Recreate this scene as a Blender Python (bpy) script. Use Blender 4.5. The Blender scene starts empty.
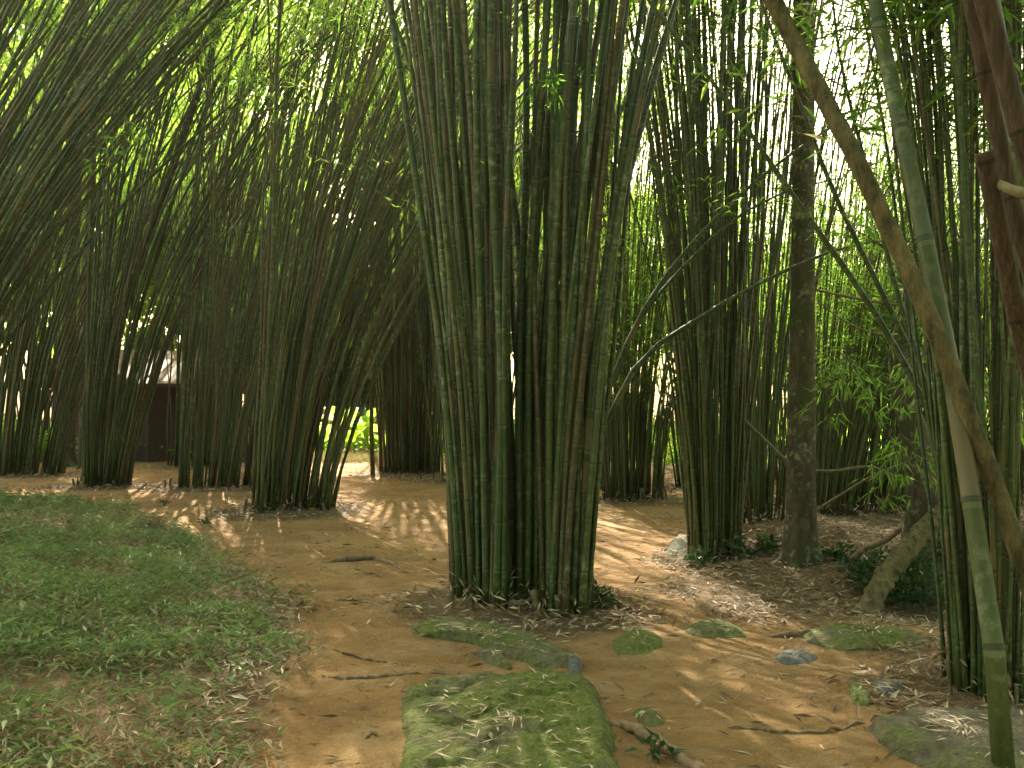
import bpy, math, random
import numpy as np
R = math.radians
rng = np.random.default_rng(7)
random.seed(7)
S = bpy.context.scene
COL = S.collection
FPX, HOR = 1000.0, 395.0

# ------------------------------------------------------------------ camera, sky, sun, exposure
CAMZ = 1.6
cam = bpy.data.cameras.new('camera'); cam.sensor_width = 36; cam.lens = 36 * FPX / 1024
cam.clip_start = 0.05; cam.clip_end = 2000
co = bpy.data.objects.new('camera', cam); COL.objects.link(co)
PITCH = math.atan((HOR - 384) / FPX)
co.location = (0, 0, CAMZ); co.rotation_euler = (R(90) + PITCH, 0, 0)
S.camera = co
SUN_EL, SUN_AZ = R(38), R(-10)           # azimuth from +Y, positive to +X
SD = np.array([math.sin(SUN_AZ) * math.cos(SUN_EL), math.cos(SUN_AZ) * math.cos(SUN_EL), math.sin(SUN_EL)])
w = bpy.data.worlds.new('World'); S.world = w; w.use_nodes = True
nt = w.node_tree; nt.nodes.clear()
sky = nt.nodes.new('ShaderNodeTexSky'); sky.sky_type = 'NISHITA'; sky.sun_disc = False
sky.sun_elevation = SUN_EL; sky.sun_rotation = SUN_AZ
sky.dust_density = 4.0; sky.air_density = 1.0; sky.ozone_density = 0.6
bg = nt.nodes.new('ShaderNodeBackground'); bg.inputs[1].default_value = 0.15
wo = nt.nodes.new('ShaderNodeOutputWorld')
tintn = nt.nodes.new('ShaderNodeMix'); tintn.data_type = 'RGBA'; tintn.blend_type = 'MULTIPLY'; tintn.inputs[0].default_value = 1
tintn.inputs[7].default_value = (1.0, .92, .62, 1)
nt.links.new(sky.outputs[0], tintn.inputs[6]); nt.links.new(tintn.outputs[2], bg.inputs[0]); nt.links.new(bg.outputs[0], wo.inputs[0])
sl = bpy.data.lights.new('sun', 'SUN'); sl.energy = 5.0; sl.angle = R(0.5); sl.color = (1.0, 0.93, 0.80)
so = bpy.data.objects.new('sun', sl); COL.objects.link(so); so.location = (0, 0, 30)
from mathutils import Vector
so.rotation_euler = Vector(SD).to_track_quat('Z', 'Y').to_euler()
S.view_settings.view_transform = 'Standard'; S.view_settings.look = 'None'
S.view_settings.exposure = 2.8; S.view_settings.gamma = 1.0
S.view_settings.use_curve_mapping = False
S.render.engine = 'CYCLES'
cy = S.cycles
cy.max_bounces = 7; cy.diffuse_bounces = 5; cy.glossy_bounces = 2; cy.transmission_bounces = 3
cy.transparent_max_bounces = 4; cy.sample_clamp_indirect = 6; cy.use_denoising = True
cy.caustics_reflective = False; cy.caustics_refractive = False

# ------------------------------------------------------------------ noise and terrain
def _hash(ix, iy, seed):
    n = (ix.astype(np.int64) * 374761393 + iy.astype(np.int64) * 668265263 + seed * 144665) & 0xffffffff
    n = ((n ^ (n >> 13)) * 1274126177) & 0xffffffff
    return ((n ^ (n >> 16)) & 0xffff) / 65535.0
def vnoise(x, y, seed=0):
    x = np.asarray(x, float); y = np.asarray(y, float)
    ix = np.floor(x); iy = np.floor(y); fx = x - ix; fy = y - iy
    fx = fx * fx * (3 - 2 * fx); fy = fy * fy * (3 - 2 * fy)
    a = _hash(ix, iy, seed); b = _hash(ix + 1, iy, seed); c = _hash(ix, iy + 1, seed); d = _hash(ix + 1, iy + 1, seed)
    return (a * (1 - fx) + b * fx) * (1 - fy) + (c * (1 - fx) + d * fx) * fy
def fbm(x, y, seed=0, o=4):
    v = 0; a = 0.5
    for k in range(o):
        v = v + a * vnoise(np.asarray(x) * 2 ** k, np.asarray(y) * 2 ** k, seed + k); a *= 0.5
    return v
def ss(a, b, x):
    t = np.clip((np.asarray(x, float) - a) / (b - a), 0, 1); return t * t * (3 - 2 * t)
def grass_edge(y):     # x of the right edge of the grassy bank
    return np.interp(y, [0, 3, 4.3, 6, 7.4, 8.6, 10.5, 13, 15.5, 18], [-0.8, -0.8, -0.95, -1.15, -1.38, -2.1, -3.1, -4.7, -7.6, -11])
def terrain(x, y):
    x = np.asarray(x, float); y = np.asarray(y, float)
    h = 0.10 * (fbm(x * 0.5, y * 0.5, 3) - 0.47) + 0.035 * (fbm(x * 2.3, y * 2.3, 9) - 0.47)
    far = ss(40, 90, np.hypot(x, y)); h = h * (1 - 0.0 * far)
    bank = ss(0.0, 2.6, grass_edge(y) - x) * (1 - ss(11, 18, y)); h = h + 0.26 * bank + 0.06 * ss(0, .35, grass_edge(y) - x) * (1 - ss(11, 18, y))
    # litter mound round the tree on the right, and the gully beyond it
    h = h + 0.30 * np.exp(-(((x - 3.0) / 1.0) ** 2 + ((y - 10.4) / 1.3) ** 2))
    h = h - 0.22 * np.exp(-(((x - 3.3) / .8) ** 2 + ((y - 7.9) / .7) ** 2))
    h = h + 0.12 * np.exp(-(((x + .05) / .9) ** 2 + ((y - 7.9) / .7) ** 2))      # foot of the central clump
    h = h + 0.10 * np.exp(-(((x + 3.1) / 1.1) ** 2 + ((y - 14.2) / .9) ** 2))
    h = h + 0.15 * ss(4.5, 9, x) * ss(6, 12, y)
    h = h + 1.5 * ss(34, 80, y)
    return h
def P(px, py):
    """point of the terrain seen at a pixel"""
    dx = (px - 512) / FPX; dz = (HOR - py) / FPX
    t = np.linspace(1.5, 60, 6000)
    z = CAMZ + dz * t
    below = z < terrain(dx * t, t)
    k = int(np.argmax(below)) if below.any() else len(t) - 1
    return np.array([dx * t[k], t[k], float(terrain(dx * t[k], t[k]))])
def Q(px, py, Y):
    return np.array([(px - 512) / FPX * Y, Y, CAMZ + (HOR - py) / FPX * Y])

# ------------------------------------------------------------------ mesh helpers
class MB:
    def __init__(s): s.v = []; s.f = []; s.n = 0; s.t = []; s.uv = []; s.m = []
    def add(s, v, f, tint=0.5, uv=None, mat=0):
        v = np.asarray(v, float).reshape(-1, 3); f = np.asarray(f, int).reshape(-1, 4)
        s.v.append(v); s.f.append(f + s.n); s.n += len(v)
        s.t.append(np.broadcast_to(np.asarray(tint, float), (len(v),)).copy())
        s.uv.append(np.zeros((len(v), 2)) if uv is None else uv)
        s.m.append(np.full(len(f), mat))
    def build(s, name, mats, parent=None, origin=(0, 0, 0), smooth=True):
        v = np.concatenate(s.v) - np.asarray(origin, float); f = np.concatenate(s.f)
        me = bpy.data.meshes.new(name)
        nv, nf = len(v), len(f)
        me.vertices.add(nv); me.vertices.foreach_set('co', v.astype(np.float32).ravel())
        me.loops.add(nf * 4); me.loops.foreach_set('vertex_index', f.astype(np.int32).ravel())
        me.polygons.add(nf)
        me.polygons.foreach_set('loop_start', np.arange(0, nf * 4, 4, dtype=np.int32))
        me.polygons.foreach_set('loop_total', np.full(nf, 4, dtype=np.int32))
        me.polygons.foreach_set('material_index', np.concatenate(s.m).astype(np.int32))
        me.polygons.foreach_set('use_smooth', np.full(nf, smooth, dtype=bool))
        me.update(calc_edges=True)
        a = me.attributes.new('tint', 'FLOAT', 'POINT'); a.data.foreach_set('value', np.concatenate(s.t).astype(np.float32))
        u = me.uv_layers.new(name='uv'); uvv = np.concatenate(s.uv)[f.ravel()]
        u.data.foreach_set('uv', uvv.astype(np.float32).ravel())
        for m in (mats if isinstance(mats, (list, tuple)) else [mats]): me.materials.append(m)
        o = bpy.data.objects.new(name, me); COL.objects.link(o)
        if parent is not None: o.parent = parent
        else: o.location = tuple(origin)
        return o
def tag(o, label, cat, group=None, kind=None):
    if label: o['label'] = label
    if cat: o['category'] = cat
    if group: o['group'] = group
    if kind: o['kind'] = kind
    return o
def empty(name, loc, label, cat, group=None):
    o = bpy.data.objects.new(name, None); COL.objects.link(o); o.location = tuple(loc); o.empty_display_size = .2
    return tag(o, label, cat, group)
def frames(pts):
    pts = np.asarray(pts, float)
    T = np.gradient(pts, axis=0); T /= np.linalg.norm(T, axis=1)[:, None] + 1e-9
    up = np.array([0.12, 1.0, 0.07]) if abs(T[:, 1]).mean() < .8 else np.array([0, 0, 1.0])
    A = np.cross(T, up); A /= np.linalg.norm(A, axis=1)[:, None] + 1e-9
    B = np.cross(T, A)
    return T, A, B
def tube(mb, pts, rad, k=8, tint=.5, mat=0, vv=None, wob=None, cap=True):
    pts = np.asarray(pts, float); n = len(pts); rad = np.broadcast_to(np.asarray(rad, float), (n,))
    T, A, B = frames(pts)
    if cap:
        pts = np.vstack([pts[:1], pts, pts[-1:]]); rad = np.concatenate([[rad[0] * .02], rad, [rad[-1] * .02]])
        A = np.vstack([A[:1], A, A[-1:]]); B = np.vstack([B[:1], B, B[-1:]]); n += 2
        if vv is not None: vv = np.concatenate([vv[:1], vv, vv[-1:]])
    ang = np.linspace(0, 2 * math.pi, k + 1)[:-1]
    ca, sa = np.cos(ang), np.sin(ang)
    rr = rad[:, None] * np.ones(k)
    if wob is not None:
        w_ = np.zeros((n, k)); off = 1 if cap else 0
        w_[off:off + wob.shape[0]] = wob[:, :k]; rr = rr * (1 + w_)
    v = pts[:, None, :] + rr[..., None] * (ca[None, :, None] * A[:, None, :] + sa[None, :, None] * B[:, None, :])
    i = np.arange(n - 1)[:, None] * k; j = np.arange(k)[None, :]; j2 = (j + 1) % k
    f = np.stack([i + j, i + j2, i + k + j2, i + k + j], -1).reshape(-1, 4)
    if vv is None: vv = np.concatenate([[0], np.cumsum(np.linalg.norm(np.diff(pts, axis=0), axis=1))])
    uv = np.stack(np.broadcast_arrays((ang / (2 * math.pi))[None, :], np.asarray(vv)[:, None]), -1).reshape(-1, 2)
    mb.add(v.reshape(-1, 3), f, tint, uv, mat)
def smooth_path(pts, n=24):
    pts = np.asarray(pts, float); m = len(pts)
    if m == 2: t = np.linspace(0, 1, n)[:, None]; return pts[0] * (1 - t) + pts[1] * t
    ext = np.vstack([2 * pts[0] - pts[1], pts, 2 * pts[-1] - pts[-2]])
    out = []
    for u in np.linspace(0, m - 1 - 1e-6, n):
        i = int(u); t = u - i; p0, p1, p2, p3 = ext[i:i + 4]
        out.append(.5 * ((2 * p1) + (-p0 + p2) * t + (2 * p0 - 5 * p1 + 4 * p2 - p3) * t * t + (-p0 + 3 * p1 - 3 * p2 + p3) * t ** 3))
    return np.array(out)
def leaves(mb, pos, dirs, length, width, tint, mat=0, droop=.25, up=None, fold=.25):
    """lanceolate leaves: two quads each (base half, tip half), slightly folded and drooping"""
    n = len(pos)
    if n == 0: return
    d = dirs / (np.linalg.norm(dirs, axis=1)[:, None] + 1e-9)
    if up is None: up = rng.normal(0, .45, (n, 3)) + np.array([0, 0, 1.0])
    side = np.cross(d, up); side /= np.linalg.norm(side, axis=1)[:, None] + 1e-9
    nor = np.cross(side, d)
    L = np.broadcast_to(length, (n,))[:, None]; W = np.broadcast_to(width, (n,))[:, None]
    sag = np.array([0, 0, -1.0]) * droop
    m = pos + d * L * .38 + sag * L * .10
    tip = pos + d * L + sag * L * .45
    a = m + side * W * .5 + nor * W * fold; b = m - side * W * .5 + nor * W * fold
    v = np.stack([pos, a, tip, b], 1).reshape(-1, 3)
    f = np.arange(4 * n).reshape(n, 4)
    mb.add(v, f, np.repeat(np.broadcast_to(tint, (n,)), 4), None, mat)

# ------------------------------------------------------------------ materials
def mat(name, build, rough=.8, spec=.25):
    m = bpy.data.materials.new(name); m.use_nodes = True; t = m.node_tree
    b = t.nodes['Principled BSDF']; b.inputs['Roughness'].default_value = rough
    b.inputs['Specular IOR Level'].default_value = spec
    build(m, t, b); return m
def N(t, ty, **k):
    n = t.nodes.new(ty)
    for a, b in k.items(): setattr(n, a, b)
    return n
def ramp(t, fac, stops):
    r = N(t, 'ShaderNodeValToRGB'); e = r.color_ramp.elements
    while len(e) < len(stops): e.new(.5)
    for q, (p, c) in zip(e, stops): q.position = p; q.color = (*c, 1) if len(c) == 3 else c
    t.links.new(fac, r.inputs[0]); return r.outputs[0]
def noise(t, vec, scale, detail=4, rough=.6, dist=0):
    n = N(t, 'ShaderNodeTexNoise'); n.inputs['Scale'].default_value = scale; n.inputs['Detail'].default_value = detail
    n.inputs['Roughness'].default_value = rough; n.inputs['Distortion'].default_value = dist
    if vec is not None: t.links.new(vec, n.inputs['Vector'])
    return n.outputs['Fac']
def mixc(t, fac, a, b, mode='MIX'):
    m = N(t, 'ShaderNodeMix', data_type='RGBA', blend_type=mode)
    for sock, v in ((m.inputs[0], fac), (m.inputs[6], a), (m.inputs[7], b)):
        if isinstance(v, (int, float)): sock.default_value = v
        elif isinstance(v, tuple): sock.default_value = (*v, 1)
        else: t.links.new(v, sock)
    return m.outputs[2]
def mth(t, op, a, b=None, clamp=False):
    m = N(t, 'ShaderNodeMath', operation=op, use_clamp=clamp)
    for s_, v in ((m.inputs[0], a), (m.inputs[1], b)):
        if v is None: continue
        if isinstance(v, (int, float)): s_.default_value = v
        else: t.links.new(v, s_)
    return m.outputs[0]
def bump(t, b, h, dist, strength=1.0):
    n = N(t, 'ShaderNodeBump'); n.inputs['Distance'].default_value = dist; n.inputs['Strength'].default_value = strength
    t.links.new(h, n.inputs['Height']); t.links.new(n.outputs[0], b.inputs['Normal'])
def objv(t): return N(t, 'ShaderNodeTexCoord').outputs['Object']
def geov(t): return N(t, 'ShaderNodeNewGeometry').outputs['Position']
def attr(t, n): return N(t, 'ShaderNodeAttribute', attribute_name=n).outputs['Fac']
def stretch(t, v, s):
    m = N(t, 'ShaderNodeMapping'); m.inputs['Scale'].default_value = s; t.links.new(v, m.inputs[0]); return m.outputs[0]

def b_culm(m, t, b):
    tint = attr(t, 'tint'); v = objv(t)
    uvn = N(t, 'ShaderNodeUVMap', uv_map='uv'); sep = N(t, 'ShaderNodeSeparateXYZ'); t.links.new(uvn.outputs[0], sep.inputs[0])
    f = mth(t, 'FRACT', sep.outputs['Y'])
    base = ramp(t, tint, [(0, (0.0213, 0.0476, 0.0082)), (.25, (0.0369, 0.0697, 0.0115)), (.45, (0.0492, 0.0779, 0.0164)), (.62, (0.0656, 0.0779, 0.0180)), (.74, (0.0902, 0.0779, 0.0262)), (.84, (0.0984, 0.0697, 0.0279)), (.93, (0.0861, 0.0525, 0.0213)), (1, (0.0656, 0.0353, 0.0156))])
    # slow colour drift along the stem and streaks
    n1 = noise(t, stretch(t, v, (3, 3, .6)), 3.0, 3)
    base = mixc(t, mth(t, 'MULTIPLY', mth(t, 'SUBTRACT', n1, .3, True), 1.6, True), base, (.028, .034, .012), 'MIX')
    n2 = noise(t, stretch(t, v, (1, 1, .25)), 45, 3)
    base = mixc(t, mth(t, 'MULTIPLY', mth(t, 'SUBTRACT', n2, .4, True), 1.2, True), base, (.10, .115, .035))
    # lichen in patches
    n3 = noise(t, v, 16, 5, .7); n4 = noise(t, v, 1.1, 2)
    l = mth(t, 'MULTIPLY', mth(t, 'SUBTRACT', n3, .5, True), 7, True)
    l = mth(t, 'MULTIPLY', l, mth(t, 'MULTIPLY', mth(t, 'SUBTRACT', n4, .38, True), 4, True))
    base = mixc(t, mth(t, 'MULTIPLY', l, .75), base, (.21, .23, .13))
    # papery sheath remains here and there: brown internodes
    flo = mth(t, 'FLOOR', sep.outputs['Y'])
    wn = N(t, 'ShaderNodeTexWhiteNoise', noise_dimensions='2D')
    cmb = N(t, 'ShaderNodeCombineXYZ'); t.links.new(flo, cmb.inputs[0]); t.links.new(mth(t, 'MULTIPLY', tint, 977.0), cmb.inputs[1])
    t.links.new(cmb.outputs[0], wn.inputs['Vector'])
    sh = mth(t, 'GREATER_THAN', wn.outputs['Value'], .90)
    sh = mth(t, 'MULTIPLY', sh, mth(t, 'LESS_THAN', mth(t, 'ADD', f, mth(t, 'MULTIPLY', n3, .5)), .95))
    base = mixc(t, mth(t, 'MULTIPLY', sh, .75), base, (.12, .085, .036))
    # node: pale bloom under it, dark scar on it
    pale = mth(t, 'MULTIPLY', mth(t, 'GREATER_THAN', f, .93), .3)
    base = mixc(t, pale, base, (.16, .18, .09))
    dark = mth(t, 'MAXIMUM', mth(t, 'GREATER_THAN', f, .972), mth(t, 'LESS_THAN', f, .016))
    base = mixc(t, mth(t, 'MULTIPLY', dark, .65), base, (.018, .016, .008))
    t.links.new(base, b.inputs['Base Color'])
    bump(t, b, n3, .004, .6)
M_culm = mat('bamboo_culm', b_culm, .55, .3)

def leafmat(name, stops, tr, trw=.55, rough=.5):
    m = bpy.data.materials.new(name); m.use_nodes = True; t = m.node_tree
    b = t.nodes['Principled BSDF']; out = t.nodes['Material Output']
    tint = attr(t, 'tint'); c = ramp(t, tint, stops)
    t.links.new(c, b.inputs['Base Color']); b.inputs['Roughness'].default_value = rough; b.inputs['Specular IOR Level'].default_value = .3
    T = N(t, 'ShaderNodeBsdfTranslucent'); t.links.new(ramp(t, tint, tr), T.inputs[0])
    mx = N(t, 'ShaderNodeMixShader'); mx.inputs[0].default_value = trw
    t.links.new(b.outputs[0], mx.inputs[1]); t.links.new(T.outputs[0], mx.inputs[2]); t.links.new(mx.outputs[0], out.inputs[0])
    return m
M_leaf = leafmat('bamboo_leaf', [(0, (.035, .085, .018)), (.5, (.06, .12, .025)), (.85, (.10, .15, .03)), (1, (.22, .17, .07))],
                 [(0, (.16, .34, .035)), (.5, (.26, .46, .05)), (.85, (.40, .52, .06)), (1, (.36, .28, .10))])
M_tleaf = leafmat('tree_leaf', [(0, (.04, .09, .02)), (.5, (.065, .12, .022)), (1, (.10, .15, .03))],
                  [(0, (.20, .42, .04)), (.5, (.36, .55, .06)), (1, (.52, .62, .08))], .6)
M_dleaf = leafmat('shade_plant_leaf', [(0, (.035, .065, .018)), (1, (.085, .125, .04))], [(0, (.03, .07, .02)), (1, (.08, .16, .04))], .25, .4)
M_grass = leafmat('bank_grass', [(0, (.07, .10, .032)), (.35, (.155, .20, .07)), (.7, (.28, .31, .13)), (.78, (.21, .13, .06)), (1, (.52, .41, .25))],
                  [(0, (.06, .12, .03)), (.6, (.13, .20, .05)), (.8, (.18, .14, .06)), (1, (.22, .17, .08))], .35, .6)
M_dry = leafmat('dry_leaf', [(0, (.09, .05, .025)), (.3, (.17, .10, .05)), (.6, (.28, .19, .10)), (.85, (.42, .32, .20)), (1, (.55, .46, .33))],
                [(0, (.08, .04, .02)), (1, (.28, .20, .10))], .15, .7)

def b_ground(m, t, b):
    v = geov(t); lit = attr(t, 'tint')
    n1 = noise(t, v, .9, 5, .6); n2 = noise(t, v, 7, 6, .7); n3 = noise(t, v, 60, 4, .7)
    c = ramp(t, n1, [(.3, (.22, .122, .045)), (.5, (.315, .180, .071)), (.7, (.40, .238, .102))])
    c = mixc(t, mth(t, 'MULTIPLY', mth(t, 'SUBTRACT', n2, .45, True), 2.2, True), c, (.16, .09, .04))
    c = mixc(t, mth(t, 'MULTIPLY', mth(t, 'SUBTRACT', n3, .55, True), 2.5, True), c, (.48, .33, .18))
    n6 = noise(t, v, 2.1, 6, .75, .6); c = mixc(t, mth(t, 'MULTIPLY', mth(t, 'SUBTRACT', n6, .5, True), 4, True), c, (.40, .27, .14))
    n7 = noise(t, v, 160, 3, .8); c = mixc(t, mth(t, 'MULTIPLY', mth(t, 'SUBTRACT', n7, .56, True), 6, True), c, (.08, .05, .028))
    n5 = noise(t, v, 3.2, 4, .6)
    c = mixc(t, mth(t, 'MULTIPLY', mth(t, 'SUBTRACT', n5, .58, True), 2.2, True), c, (.12, .12, .045))
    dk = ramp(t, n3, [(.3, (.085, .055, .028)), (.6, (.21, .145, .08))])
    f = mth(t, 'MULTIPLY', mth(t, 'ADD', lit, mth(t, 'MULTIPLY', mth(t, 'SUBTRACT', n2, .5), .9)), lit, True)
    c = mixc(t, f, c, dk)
    t.links.new(c, b.inputs['Base Color'])
    bump(t, b, mth(t, 'ADD', mth(t, 'MULTIPLY', n2, 1.0), mth(t, 'MULTIPLY', n3, .45)), .07, 1.0)
M_ground = mat('packed_earth', b_ground, .95, .1)

def b_rock(m, t, b):
    v = geov(t); n1 = noise(t, v, 3.2, 6, .7); n2 = noise(t, v, 30, 5, .7); tn = attr(t, 'tint'); n3 = noise(t, v, 9, 5, .7)
    c = ramp(t, n3, [(.3, (.085, .07, .042)), (.5, (.17, .14, .09)), (.7, (.27, .22, .145))])
    moss = ramp(t, n2, [(.3, (.055, .072, .012)), (.5, (.14, .17, .03)), (.7, (.24, .26, .07))])
    f = mth(t, 'MULTIPLY', mth(t, 'SUBTRACT', mth(t, 'ADD', mth(t, 'ADD', mth(t, 'MULTIPLY', n1, .7), mth(t, 'MULTIPLY', n3, .45)), mth(t, 'MULTIPLY', tn, .45)), .70, True), 5, True)
    t.links.new(mixc(t, mth(t, 'MULTIPLY', f, .9), c, moss), b.inputs['Base Color'])
    bump(t, b, mth(t, 'ADD', n2, mth(t, 'MULTIPLY', n3, 2.2)), .05, 1.0)
M_rock = mat('mossy_stone', b_rock, .9, .15)
def b_grey(m, t, b):
    v = geov(t); n2 = noise(t, v, 25, 5, .7)
    t.links.new(ramp(t, n2, [(.3, (.045, .045, .040)), (.7, (.13, .125, .11))]), b.inputs['Base Color']); bump(t, b, n2, .01)
M_grey = mat('grey_stone', b_grey, .8, .2)
def b_bark(m, t, b):
    v = objv(t); n1 = noise(t, stretch(t, v, (1, 1, .35)), 14, 5, .7); n2 = noise(t, v, 5, 4, .7); n3 = noise(t, v, 22, 4, .7); n4 = noise(t, v, 1.6, 3)
    c = ramp(t, n1, [(.3, (.035, .026, .016)), (.55, (.085, .065, .04)), (.75, (.13, .10, .065))])
    c = mixc(t, mth(t, 'MULTIPLY', mth(t, 'SUBTRACT', n4, .42, True), 3.5, True), c, (.045, .06, .018))
    l = mth(t, 'MULTIPLY', mth(t, 'SUBTRACT', mth(t, 'ADD', mth(t, 'MULTIPLY', n2, .6), mth(t, 'MULTIPLY', n3, .4)), .53, True), 11, True)
    c = mixc(t, mth(t, 'MULTIPLY', l, .7), c, (.25, .25, .17))
    t.links.new(c, b.inputs['Base Color']); bump(t, b, n1, .025, .9)
M_bark = mat('lichened_bark', b_bark, .9, .15)
def simple(name, lo, hi, scale, rough=.85, st=(1, 1, 1), bd=.01):
    def f(m, t, b):
        n = noise(t, stretch(t, objv(t), st), scale, 5, .7)
        t.links.new(ramp(t, n, [(.3, lo), (.7, hi)]), b.inputs['Base Color']); bump(t, b, n, bd)
    return mat(name, f, rough, .2)
M_moss = simple('mossy_wood', (.022, .022, .009), (.17, .13, .055), 14, .9, (1, 1, .4), .04)
M_root = simple('root_bark', (.10, .065, .035), (.24, .16, .09), 20, .9)
def b_dead(m, t, b):
    uvn = N(t, 'ShaderNodeUVMap', uv_map='uv'); sep = N(t, 'ShaderNodeSeparateXYZ'); t.links.new(uvn.outputs[0], sep.inputs[0]); f = mth(t, 'FRACT', sep.outputs['Y'])
    n = noise(t, stretch(t, objv(t), (1, 1, .06)), 70, 5, .7); n2 = noise(t, objv(t), 9, 5, .7)
    c = ramp(t, n, [(.3, (.025, .016, .010)), (.5, (.058, .036, .021)), (.7, (.10, .068, .042))])
    c = mixc(t, mth(t, 'MULTIPLY', mth(t, 'SUBTRACT', n2, .5, True), 5, True), c, (.05, .04, .022))
    c = mixc(t, mth(t, 'MULTIPLY', mth(t, 'MAXIMUM', mth(t, 'GREATER_THAN', f, .985), mth(t, 'LESS_THAN', f, .012)), .7), c, (.02, .014, .009))
    t.links.new(c, b.inputs['Base Color']); bump(t, b, mth(t, 'ADD', n, mth(t, 'MULTIPLY', n2, .6)), .012, 1.0)
M_dead = mat('dead_red_culm', b_dead, .75, .15)
M_dead_old = simple('dead_red_culm', (.035, .021, .011), (.085, .048, .026), 18, .6, (1, 1, .12), .01)
M_stick = simple('bleached_stick', (.20, .14, .08), (.40, .30, .18), 25)
M_twig = simple('bamboo_twig', (.05, .06, .02), (.12, .11, .05), 10)
M_vine = simple('vine_bark', (.10, .085, .04), (.22, .19, .10), 20)
M_wood = simple('hut_timber', (.035, .022, .014), (.10, .06, .035), 10, .85, (4, 4, .4))
M_boards = simple('hut_boards', (.022, .016, .010), (.055, .038, .024), 8, .85, (6, 6, .3))
def b_roof(m, t, b):
    v = N(t, 'ShaderNodeUVMap', uv_map='uv').outputs[0]
    br = N(t, 'ShaderNodeTexBrick'); br.inputs['Scale'].default_value = 1; br.inputs['Brick Width'].default_value = .22; br.inputs['Row Height'].default_value = .16
    br.inputs['Mortar Size'].default_value = .012; br.inputs['Color1'].default_value = (.17, .095, .05, 1); br.inputs['Color2'].default_value = (.11, .06, .03, 1); br.inputs['Mortar'].default_value = (.06, .04, .03, 1)
    t.links.new(v, br.inputs['Vector'])
    n = noise(t, objv(t), 7, 4)
    t.links.new(mixc(t, mth(t, 'MULTIPLY', n, .6), br.outputs['Color'], (.17, .12, .07)), b.inputs['Base Color'])
    bump(t, b, br.outputs['Fac'], -.02)
M_roof = mat('roof_tile', b_roof, .85)

# ------------------------------------------------------------------ bamboo clump table
# bx,by = base pixel; (cx,cy) half sizes m; n culms; r radius; la lean slope; lb lean curve; fa, fb fan; L length; K near; fol foliage start height; nb branches per culm; ls leaf scale
CL = []
def cl(base, half, n, r, la, lb, fa, fb, L, K, f0, nb, ls, label, extra=None, brown=.18, low=0, Y=None):
    p = P(*base) if Y is None else np.array([base[0], base[1], float(terrain(base[0], base[1]))])
    CL.append(dict(p=p, half=half, n=n, r=r, la=la, lb=lb, fa=fa, fb=fb, L=L, K=K, f0=f0, nb=nb, ls=ls, label=label, extra=extra, brown=brown, low=low))
EX_C = [ # explicit culms of the central clump: pixel paths at a distance, radius
    ([(571, 620), (566, 540), (556, 430), (552, 300), (553, 160), (556, 0), (560, -250)], 7.25, .033, .40),
    ([(580, 604), (577, 500), (577, 400), (583, 250), (596, 110), (612, -20), (650, -260)], 7.5, .031, .55),
    ([(590, 600), (588, 520), (592, 420), (598, 330), (618, 200), (648, 90), (690, -40), (760, -220)], 7.6, .032, .58),
    ([(562, 602), (560, 480), (566, 360), (572, 200), (578, 0), (590, -250)], 7.7, .038, .5),
    ([(598, 440), (640, 362), (700, 318), (770, 278), (850, 246), (935, 236)], 8.4, .024, .1),
    ([(585, 470), (612, 380), (650, 300), (700, 235), (760, 178), (830, 128), (900, 95)], 8.8, .026, .15),
    ([(585, 500), (606, 400), (640, 320), (690, 260), (740, 215), (790, 190), (840, 178)], 8.9, .022, .3),
    ([(548, 596), (540, 500), (532, 380), (520, 250), (505, 120), (500, 0), (490, -250)], 7.6, .034, .12),
    ([(466, 588), (462, 480), (452, 360), (440, 220), (418, 90), (372, -40), (330, -200)], 7.9, .036, .5),
    ([(455, 585), (450, 480), (448, 330), (436, 180), (430, 0), (424, -250)], 8.0, .036, .9),
]
cl((517, 597), (.52, .32), 88, .026, (.0, 0), (.0035, .002), .045, .019, 13, 1, 6.2, 11, 1.1, 'broad central clump of thick tall culms standing between the two paths', EX_C, .2)
cl((292, 507), (.58, .36), 88, .021, (.11, -.01), (.030, 0), .080, .028, 13, 0, 6.0, 6, .9, 'arching clump left of the path, its culms bowing over the path to the right', None, .34)
cl((222, 487), (.95, .5), 70, .022, (.09, 0), (.024, 0), .09, .024, 13, 0, 7.4, 7, .9, 'clump directly left of the arching one, its foot beside the bare slope', None, .22)
cl((103, 486), (.48, .35), 68, .023, (.08, 0), (.025, 0), .08, .022, 13.5, 0, 8.2, 10, .85, 'dark clump just left of the gap that shows the hut roof', None, .12)
cl((20, 474), (.9, .5), 72, .025, (.10, 0), (.026, 0), .08, .022, 13.5, 0, 8.8, 10, .85, 'dark clump at the left edge of the picture in front of the hut side', None, .12)
cl((200, 466), (.8, .5), 56, .022, (.07, 0), (.018, 0), .08, .022, 13, 0, 8.8, 9, .85, 'clump with bare brown feet just right of the gap that shows the hut', None, .45)
cl((410, 473), (.72, .5), 105, .025, (.0, 0), (.003, 0), .05, .022, 13, 0, 9, 7, .85, 'straight clump at the end of the path, seen behind the arch', None, .35)
cl((630, 499), (.52, .4), 120, .014, (.0, 0), (.008, 0), .09, .028, 9, 0, 1.6, 12, .6, 'thin twiggy clump across the bare ground, right behind the central clump', None, .3)
cl((715, 552), (.25, .22), 84, .016, (-.02, 0), (-.001, 0), .05, .014, 12, 1, 5.0, 10, .8, 'narrow upright clump left of the lichen spotted tree', None, .2)
cl((757, 522), (.30, .3), 50, .014, (.02, 0), (.006, 0), .08, .026, 9.5, 0, 5.0, 8, .7, 'slim clump close behind the tree, partly hidden by its trunk', None, .2)
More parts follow.
